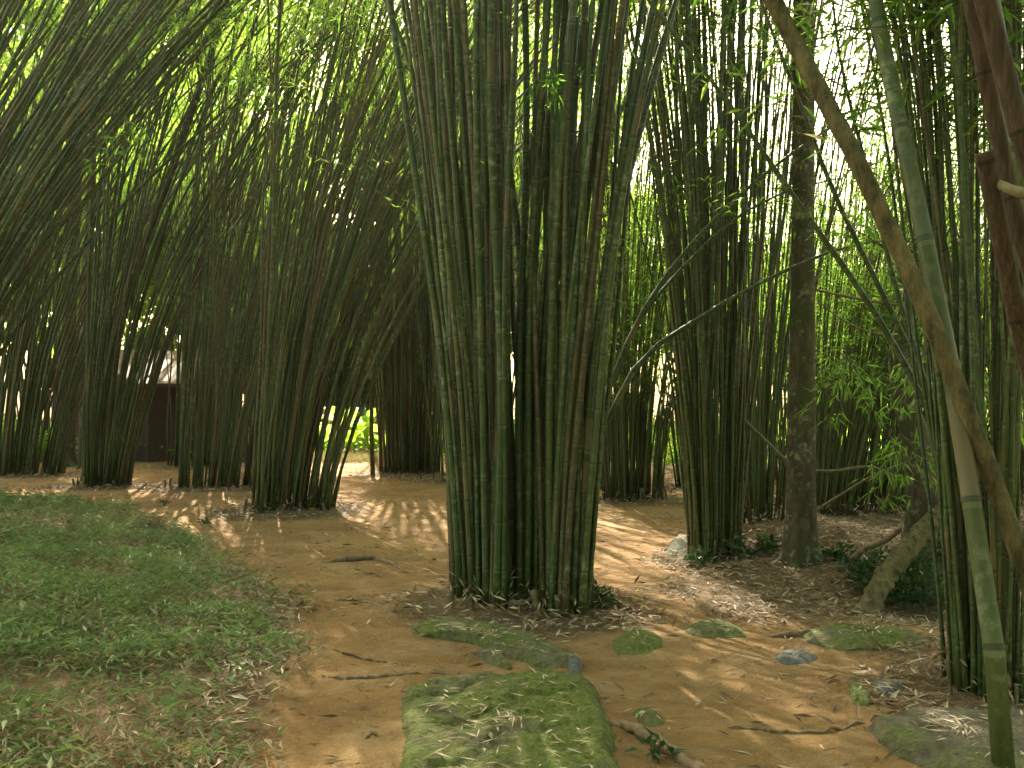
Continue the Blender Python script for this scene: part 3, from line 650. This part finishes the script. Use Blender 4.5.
# ------------------------------------------------------------------ hut
def hut():
    d = np.array([.76, -.65, 0]); d /= np.linalg.norm(d); e = np.array([.65, .76, 0]); e /= np.linalg.norm(e); u = np.array([0, 0, 1.0])
    c0 = np.array([-8.72, 24.0, 0]); c0[2] = float(terrain(c0[0], c0[1])) - .02     # front right corner of the gable wall
    root = empty('hut', c0, 'small dark timber hut with a sunlit tiled roof seen through the bamboo', 'hut')
    W, D, E, RH = 4.2, 2.2, 2.0, .72
    def L(a, b, z): return c0 - d * a + e * b + u * z
    def box(name, m, a0, a1, b0, b1, z0, z1):
        mb = MB(); v = [L(a, b, z) for z in (z0, z1) for b in (b0, b1) for a in (a0, a1)]
        mb.add(v, [(0, 1, 3, 2), (4, 6, 7, 5), (0, 4, 5, 1), (2, 3, 7, 6), (0, 2, 6, 4), (1, 5, 7, 3)]); return mb.build(name, m, root, c0, smooth=False)
    box('half_wall', M_boards, .05, .62, .0, .06, 0, 1.15)
    box('door_post', M_wood, .62, .72, -.02, .10, 0, 2.0); box('door_post', M_wood, 1.35, 1.45, -.02, .10, 0, 2.2)
    box('wall', M_wood, 1.45, W, 0, .08, 0, 1.95); box('wall', M_wood, 0, .08, .1, D, 0, 1.95); box('wall', M_wood, W - .08, W, .1, D, 0, 1.95); box('wall', M_wood, .1, W - .1, D - .08, D, 0, 1.95)
    box('post', M_wood, -.02, .1, -.03, .09, 0, 1.95)
    box('beam', M_wood, -.1, W + .1, -.05, .1, 1.96, 2.1)
    for sgn in (0, 1):
        mb = MB(); over = .55; n = 10; slope = RH / (W / 2)
        a_out = -over if sgn == 0 else W + over; z_out = E - over * slope
        c1 = [L(a_out, -.7, z_out), L(a_out, D + .5, z_out), L(W / 2, D + .5, E + RH), L(W / 2, -.7, E + RH)]
        c1 = np.array(c1); th = np.array([0, 0, .09]); v = np.vstack([c1 + th, c1]); ln = math.hypot(W / 2 + over, z_out - E - RH)
        uv = np.array([[0, 0], [D + 1.2, 0], [D + 1.2, ln], [0, ln]] * 2)
        mb.add(v, [(0, 1, 2, 3), (7, 6, 5, 4), (0, 4, 5, 1), (1, 5, 6, 2), (2, 6, 7, 3), (3, 7, 4, 0)], .5, uv); mb.build('roof', M_roof, root, c0, smooth=False)
hut()

# ------------------------------------------------------------------ rocks
ROCKTOP = []
def rock(px, h, label, name='mossy_rock', m=None, moss=.5, rough=.03, crack=0.0, edge=.14, n=120, rings=26, group='rocks set in the path', tilt=(0, 0)):
    pts = np.array([P(a, b) if b < 900 else P(a, 900) for a, b in px]); c = pts.mean(0)
    cl_ = np.vstack([pts, pts[:1]]); q = smooth_path(cl_, n + 1)[:-1]
    ja = np.arange(n) / n * 6.283; jit = 1 + .10 * (fbm(np.cos(ja) * 3 + c[0] * 7, np.sin(ja) * 3 + c[1] * 7, 5) - .47) * 2 + .03 * (np.random.default_rng(n).random(n) - .5)
    q = c + (q - c) * jit[:, None]
    mb = MB(); rho = np.concatenate([np.linspace(0.02, .86, rings - 8), np.linspace(.89, 1.06, 8)])
    xy = c[None, None, :2] + (q[None, :, :2] - c[None, None, :2]) * rho[:, None, None]
    x, y = xy[..., 0], xy[..., 1]
    prof = 1 - ss(1 - edge, 1.06, rho)[:, None]
    top = h * prof + tilt[0] * (x - c[0]) * prof + tilt[1] * (y - c[1]) * prof
    rg = (fbm(x * 3.1, y * 3.1, 41) - .47) * rough * 3 + (fbm(x * 11, y * 11, 43) - .47) * rough
    w_ = -x * .5 + y * .85 + .7 * fbm(x * 2.2, y * 2.2, 51)
    cr = np.abs((w_ * 2.1) % 1 - .5) * 2
    rg = rg - crack * (1 - ss(0, .30, cr)) * ss(.30, .5, fbm(x * 1.6 + 9, y * 1.6, 60) + .12)
    z = terrain(x, y) + top + rg * (.2 + .8 * prof) - .12 * ss(.98, 1.06, rho)[:, None]
    v = np.stack([x, y, z], -1).reshape(-1, 3)
    i = np.arange(len(rho) - 1)[:, None] * n; j = np.arange(n)[None, :]; j2 = (j + 1) % n
    f = np.stack([i + j, i + j2, i + n + j2, i + n + j], -1).reshape(-1, 4)
    mb.add(v, f, np.clip(moss + .5 * (fbm(x * 2, y * 2, 66) - .5), 0, 1).ravel())
    k0 = np.arange(0, n, 2); fc = np.array([(a, (a + 1) % n, (a + 2) % n, n) for a in k0]); cc = v[:n].mean(0)
    mb.add(np.vstack([v[:n], cc]), fc, moss)
    kk = rng.integers(0, n * max(4, len(rho) - 12), int(90 * np.ptp(pts[:, 0]) * np.ptp(pts[:, 1])) + 3); ROCKTOP.append(v[kk] + rng.normal(0, .02, (len(kk), 3)) * [1, 1, 0])
    return tag(mb.build(name, m or M_rock, None, c), label, 'rock', group)
rock([(400, 735), (404, 702), (428, 684), (480, 680), (545, 676), (584, 680), (602, 704), (612, 745), (622, 800), (560, 840), (440, 840), (402, 790)], .065, 'large flat mossy boulder with cracks at the bottom centre', moss=.70, rough=.034, crack=.035, n=240, rings=60, tilt=(.03, 0))
rock([(408, 624), (440, 618), (480, 624), (530, 636), (568, 650), (578, 666), (545, 668), (505, 655), (480, 645), (440, 638), (412, 634)], .05, 'long low mossy rock just behind the large boulder', moss=.6, rough=.02, crack=.02, edge=.3)
rock([(470, 652), (488, 650), (505, 658), (512, 668), (492, 664)], .035, 'small mossy lump between the boulder and the long low rock', moss=.6, rough=.012, edge=.5, n=60, rings=16)
rock([(566, 662), (574, 656), (582, 664), (580, 676), (570, 676)], .05, 'small blue grey stone at the corner of the boulder', m=M_grey, rough=.012, edge=.5, n=60, rings=16, name='grey_stone')
rock([(612, 640), (632, 626), (655, 632), (662, 648), (640, 655), (616, 654)], .055, 'round mossy hump on bare earth right of the boulder', moss=.75, rough=.014, edge=.8, n=80, rings=20)
rock([(684, 628), (705, 622), (735, 626), (745, 636), (715, 638), (690, 634)], .05, 'flat dark mossy rock at the front edge of the leaf litter', moss=.55, rough=.015, edge=.4, n=80, rings=18)
rock([(800, 636), (830, 630), (870, 632), (905, 630), (930, 640), (880, 650), (825, 648)], .06, 'long mossy rock along the edge of the litter on the right', moss=.62, rough=.018, edge=.4, n=100, rings=20)
rock([(775, 655), (790, 650), (815, 655), (808, 664), (782, 663)], .03, 'flat blue grey stone in the path below the mossy rock', m=M_grey, rough=.01, edge=.4, n=60, rings=14, name='grey_stone')
rock([(870, 684), (880, 680), (902, 686), (898, 694), (876, 693)], .035, 'oval blue grey stone near the right hand clump', m=M_grey, rough=.008, edge=.5, n=60, rings=14, name='grey_stone')
rock([(846, 684), (856, 684), (870, 698), (872, 704), (854, 704), (848, 696)], .05, 'small pointed green stone left of the oval grey one', moss=.7, rough=.012, edge=.5, n=60, rings=14)
rock([(868, 730), (900, 720), (960, 718), (1040, 722), (1080, 760), (1020, 800), (930, 772), (885, 748)], .07, 'broad dark slab at the bottom right corner under the leaning culm', moss=.32, rough=.02, crack=.02, n=140, rings=30)
rock([(665, 547), (676, 538), (695, 540), (700, 550), (684, 556), (668, 554)], .08, 'dark rounded stone left of the narrow upright clump', m=M_bark, rough=.02, edge=.6, n=60, rings=14, name='dark_stone')
rock([(630, 712), (645, 706), (664, 720), (655, 726), (640, 722)], .02, 'thin mossy ridge poking out of the bare earth', moss=.6, rough=.01, edge=.5, n=60, rings=12)

# ------------------------------------------------------------------ roots, sticks, logs, vines
def onground(name, px, r0, r1, m, label, cat, lift=.4, k=8, group=None, bumpy=.25):
    pts = [P(a, b) for a, b in px]; path = smooth_path(pts, 30)
    path[:, 2] = terrain(path[:, 0], path[:, 1]) + r0 * lift; prof = np.sin(np.pi * np.clip(np.linspace(.03, .97, 30), 0, 1)) ** .45; path[:, 2] -= (1 - prof) * r0 * 1.2 * (lift < 1)
    g = np.random.default_rng(abs(px[0][0]) + 1); path += g.normal(0, .006, path.shape)
    wob = bumpy * (g.random((30, k)) - .5)
    mb = MB(); tube(mb, path, np.linspace(r0, r1, 30) * prof, k, .5, 0, None, wob)
    return tag(mb.build(name, m, None, pts[0]), label, cat, group)
RG = 'exposed roots crossing the path'
onground('tree_root', [(322, 676), (352, 679), (385, 676), (430, 673), (482, 675)], .018, .006, M_root, 'long thin root across the narrow path left of the boulder', 'root', group=RG)
onground('tree_root', [(322, 648), (355, 656), (385, 662), (412, 666)], .012, .005, M_root, 'thin root just above the long one on the left path', 'root', group=RG)
onground('tree_root', [(322, 562), (350, 560), (372, 559), (388, 563), (408, 573)], .045, .02, M_root, 'thick dark root arching across the path by the central clump', 'root', .35, group=RG)
onground('tree_root', [(606, 722), (632, 730), (660, 745), (700, 772), (730, 800)], .032, .03, M_root, 'thick root running from the boulder to the bottom edge', 'root', group=RG)
onground('tree_root', [(716, 726), (760, 731), (800, 733), (845, 727), (895, 710)], .012, .008, M_root, 'long thin curved root lying on the right hand path', 'root', .7, group=RG)
onground('tree_root', [(760, 636), (800, 634), (850, 628), (905, 622)], .03, .02, M_root, 'dark root along the edge of the leaf litter on the right', 'root', .3, group=RG)
onground('tree_root', [(334, 600), (350, 600), (372, 603)], .014, .006, M_root, 'short root end at the tip of the grass bank', 'root', group=RG)
SG = 'fallen sticks round the central clump'
onground('fallen_stick', [(492, 604), (520, 605), (545, 597)], .022, .018, M_stick, 'thick pale stick at the front foot of the central clump', 'stick', .9, group=SG)
onground('fallen_stick', [(520, 588), (540, 597), (556, 603)], .018, .016, M_stick, 'pale stick crossing the thick one at the clump foot', 'stick', 2.5, group=SG)
onground('fallen_stick', [(600, 597), (620, 606), (640, 614), (668, 616)], .016, .010, M_root, 'dark bent stick on the litter right of the central clump', 'stick', .9, group=SG)
onground('fallen_stick', [(628, 594), (650, 600), (672, 606)], .010, .006, M_stick, 'thin stick above the bent one right of the central clump', 'stick', .9, group=SG)
onground('fallen_stick', [(0, 545), (25, 536), (55, 528)], .012, .007, M_stick, 'thin pale stick on the grass at the left edge', 'stick', 8, group='fallen sticks on the bank')
onground('fallen_stick', [(60, 640), (68, 618), (74, 600)], .011, .006, M_stick, 'short pale stick standing up in the grass', 'stick', 6, group='fallen sticks on the bank')
onground('fallen_stick', [(790, 500), (830, 503), (868, 520)], .02, .015, M_stick, 'bleached stick on the bank right of the tree', 'stick', 2, group='fallen sticks on the bank')
def free(name, px, Ys, r0, r1, m, label, cat, group=None, k=7, n=40, wobble=.15):
    pts = [Q(a, b, Y) for (a, b), Y in zip(px, Ys)]; path = smooth_path(pts, n)
    mb = MB(); tube(mb, path, np.linspace(r0, r1, n), k, .5, 0, None, wobble * (np.random.default_rng(len(px)).random((n, k)) - .5))
    return tag(mb.build(name, m, None, pts[0]), label, cat, group)
VG = 'vines hanging between the trees'
free('hanging_vine', [(742, 418), (765, 440), (795, 466), (830, 471), (870, 467), (898, 480), (915, 500)], [9.6, 9.4, 9.2, 9.2, 9.2, 9.1, 9.0], .016, .014, M_vine, 'thick bare vine sagging across the foot of the tree', 'vine', VG)
free('hanging_vine', [(788, 278), (810, 288), (850, 297), (890, 304), (925, 308)], [9.3, 9.2, 9.1, 9.0, 9.0], .014, .012, M_vine, 'thinner vine running right from the middle of the tree trunk', 'vine', VG)
free('hanging_vine', [(818, 300), (840, 318), (870, 332), (900, 336)], [9.6] * 4, .008, .007, M_vine, 'thin low vine beneath the one on the trunk', 'vine', VG)
free('fallen_log', [(862, 622), (878, 588), (896, 562), (925, 528), (960, 500)], [7.5, 7.8, 8.0, 8.3, 8.6], .085, .075, M_moss, 'mossy fallen log leaning up out of the gully', 'log', k=14, wobble=.4)
free('crooked_tree', [(915, 590), (918, 540), (922, 490), (916, 440), (905, 400), (900, 350), (912, 290), (925, 200)], [8.8] * 8, .16, .06, M_bark, 'dark crooked trunk draped in leaves behind the fallen log', 'tree trunk', k=14)
free('fallen_branch', [(800, 520), (840, 495), (880, 472), (930, 455)], [10.5, 10.3, 10, 9.8], .015, .01, M_vine, 'grey branch propped above the litter bank right of the tree', 'branch')
free('fallen_branch', [(850, 560), (865, 548), (885, 540), (905, 525)], [8.8, 8.8, 8.9, 9.0], .03, .022, M_root, 'short thick branch lying beside the mossy log', 'branch')
# hanging leafy sprays: part of the thin plants at the right
def spray_bunch(px, py, Y, n, rad, label):
    p = Q(px, py, Y); mb = MB()
    top = p + [0, .1, rad * 1.2]
    for _ in range(n):
        a = random.uniform(0, 6.28); e = p + np.array([math.cos(a), math.sin(a), random.uniform(-.7, .5)]) * rad * random.uniform(.4, 1)
        path = smooth_path([top, (top + e) / 2 + [0, 0, .15 * rad], e], 6); tube(mb, path, np.linspace(.004, .002, 6), 3, .5, 1, None, None, False)
        m = 12; tt = rng.uniform(.35, 1, m); idx = (tt * 5).astype(int)
        pos = path[idx] + rng.normal(0, .02, (m, 3)); leaves(mb, pos, (e - p) * .6 / rad + rng.normal(0, .5, (m, 3)) + [0, 0, -.5], rng.uniform(.10, .17, m), rng.uniform(.014, .02, m), np.clip(rng.normal(.3, .2, m), 0, .9), 0)
    return tag(mb.build('leafy_twig', [M_leaf, M_twig], None, p, smooth=False), label, 'bamboo twig', 'leafy twigs hanging in front of the thin clumps')
for a in ((872, 275, 7.5, 10, .45, 'leafy twig hanging just left of the two leaning stems'), (850, 430, 8.0, 12, .5, 'low drooping leafy twig right of the tree at vine height'), (925, 430, 7.2, 12, .5, 'leafy twig where the leaning stems cross'),
          (965, 330, 6.5, 12, .5, 'leafy twig right of the smooth green leaning culm'), (755, 30, 8.5, 9, .5, 'leafy twig at the top right of the central clump'), (680, 230, 9.5, 8, .45, 'leafy twig between central clump and narrow clump'),
          (545, 100, 7.0, 5, .25, 'small leafy twig high on the front of the central clump'), (250, 110, 11.5, 9, .6, 'leafy twig hanging high among the slanting culms at the left'), (120, 170, 10.5, 7, .5, 'leafy twig hanging in the dark upper left'),
          (330, 60, 12, 12, .8, 'leafy twig at the top above the arch'), (905, 500, 8.2, 12, .45, 'leafy twig draping the dark crooked trunk'), (985, 440, 6.2, 10, .4, 'leafy twig low behind the mossy slanting stem')):
    spray_bunch(*a)

# ------------------------------------------------------------------ litter, grass
def scatter(n, x0, x1, y0, y1, dens, seed=0):
    x = rng.uniform(x0, x1, n); y = rng.uniform(y0 ** .5, y1 ** .5, n) ** 2 if y0 >= 0 else rng.uniform(y0, y1, n)
    k = rng.random(n) < dens(x, y); return x[k], y[k]
vis = lambda x, y: (np.abs(x) < y * .60 + 1.0)
def d_lit(x, y):
    l = litter_amount(x, y); cl_ = fbm(x * 1.7, y * 1.7, 88)
    return np.clip(.16 + .25 * ss(.45, .65, cl_) + l * (.25 + .75 * ss(.3, .6, cl_)), 0, 1) * vis(x, y) * (x > grass_edge(y) - .5 - (y > 14) * 9)
x, y = scatter(330000, -12, 12, 2.5, 24, d_lit); n = len(x)
z = terrain(x, y) + rng.uniform(.004, .03, n) * (.4 + litter_amount(x, y))
clo = np.zeros(n)
for c_ in CL:
    if c_['p'][1] < 17: clo = np.maximum(clo, 1 - ss(.8, 1.25, np.hypot((x - c_['p'][0]) / (c_['half'][0] + .12), (y - c_['p'][1]) / (c_['half'][1] + .12))))
z = z + rng.random(n) ** 1.6 * .16 * clo
d = np.stack([rng.normal(0, 1, n), rng.normal(0, 1, n), rng.normal(0, .16 + .6 * clo, n) + .03], 1)
mb = MB(); sz = np.where((litter_amount(x, y) > .3) | (rng.random(n) < .22), rng.uniform(.045, .13, n), rng.uniform(.012, .05, n)); dk_ = (litter_amount(x, y) < .3) & (rng.random(n) < .4)
leaves(mb, np.stack([x, y, z], 1), d, sz, sz * rng.uniform(.11, .2, n), np.where(dk_, .05, np.clip(rng.normal(.5, .27, n), 0, 1)), 0, .1, rng.normal(0, .4, (n, 3)) + [0, 0, 1], .12)
rt = np.concatenate(ROCKTOP); n_ = len(rt); dd = np.stack([rng.normal(0, 1, n_), rng.normal(0, 1, n_), rng.normal(0, .1, n_)], 1)
leaves(mb, rt + [0, 0, .014], dd, rng.uniform(.05, .11, n_), rng.uniform(.007, .014, n_), rng.uniform(.5, 1, n_), 0, .1, rng.normal(0, .2, (n_, 3)) + [0, 0, 1], .1)
tag(mb.build('leaf_litter', M_dry, smooth=False), 'dry tan bamboo leaves strewn over the earth', 'leaf litter', None, 'stuff'); print('litter', n)
def d_gr(x, y):
    e = grass_edge(y) - x + .35 * (fbm(x * 2, y * 2, 12) - .5)
    return ss(-.05, .45, e) * (1 - ss(12.0, 14.5, y)) * vis(x, y) * (.22 + .78 * ss(.34, .54, fbm(x * 1.5, y * 1.5, 15)))
x, y = scatter(250000, -8, -.6, 2.6, 14.5, d_gr); n = len(x)
hh = .20 * (.15 + 2.1 * (fbm(x * 2.6, y * 2.6, 19) - .2))
z = terrain(x, y) + rng.random(n) ** .8 * hh
el = rng.normal(.35, .5, n); a = rng.uniform(0, 6.283, n)
d = np.stack([np.cos(a), np.sin(a), el], 1)
dead = rng.random(n) < (.22 + .5 * ss(.50, .60, fbm(x * 1.1, y * 1.1, 25)) + .25 * (1 - ss(0, .5, grass_edge(y) - x)) + .22 * (1 - ss(3.8, 5.2, y)))
tn = np.where(dead, rng.uniform(.76, 1, n), np.clip(rng.normal(.38, .17, n), 0, .70))
z = np.where(dead, terrain(x, y) + (z - terrain(x, y)) * .5, z)
mb = MB(); L_ = rng.uniform(.05, .105, n)
leaves(mb, np.stack([x, y, z], 1), d, L_, L_ * rng.uniform(.11, .22, n), tn, 0, .5, None, .2)
tag(mb.build('grass', M_grass, smooth=False), 'green ground cover of short bamboo like grass on the left bank', 'grass', None, 'stuff'); print('grass', n)
# sunny straw coloured grass at the end of the arch
n = 9000; x = rng.uniform(-7.5, -2.2, n); y = rng.uniform(23.3, 26.5, n); a = rng.uniform(0, 6.28, n)
mb = MB(); leaves(mb, np.stack([x, y, terrain(x, y)], 1), np.stack([np.cos(a) * .5, np.sin(a) * .5, np.ones(n)], 1), rng.uniform(.12, .26, n), .016, rng.uniform(.62, 1, n), 0, .3)
tag(mb.build('straw_grass', M_grass, smooth=False), 'straw coloured sunny grass strip at the end of the arch', 'grass', None, 'stuff')
# scattered green undergrowth far back
n = 26000; x = rng.uniform(-22, 22, n); y = rng.uniform(24, 40, n); k = ~((np.abs(x + 4.8) < 2.6) & (y < 26.5)); x = x[k]; y = y[k]; n = len(x); a = rng.uniform(0, 6.28, n)
mb = MB(); leaves(mb, np.stack([x, y, terrain(x, y) + rng.uniform(0, .5, n)], 1), np.stack([np.cos(a), np.sin(a), rng.uniform(-.2, .9, n)], 1), rng.uniform(.2, .4, n), .09, rng.uniform(.1, .8, n), 0, .4)
tag(mb.build('undergrowth', M_tleaf, smooth=False), 'green ground cover under the far trees', 'undergrowth', None, 'stuff')

# ------------------------------------------------------------------ haze
bpy.ops.mesh.primitive_cube_add(size=1, location=(0, 150, 12))
hz = bpy.context.object; hz.name = 'haze'; hz.scale = (1000, 1100, 32)
hm = bpy.data.materials.new('haze'); hm.use_nodes = True; t = hm.node_tree; t.nodes.clear()
v_ = t.nodes.new('ShaderNodeVolumePrincipled'); v_.inputs['Color'].default_value = (.95, .96, .86, 1); v_.inputs['Density'].default_value = .00022; v_.inputs['Anisotropy'].default_value = .6
o2 = t.nodes.new('ShaderNodeOutputMaterial'); t.links.new(v_.outputs[0], o2.inputs['Volume'])
hz.data.materials.append(hm); tag(hz, 'faint sunlit haze hanging in the grove', None, None, 'stuff')
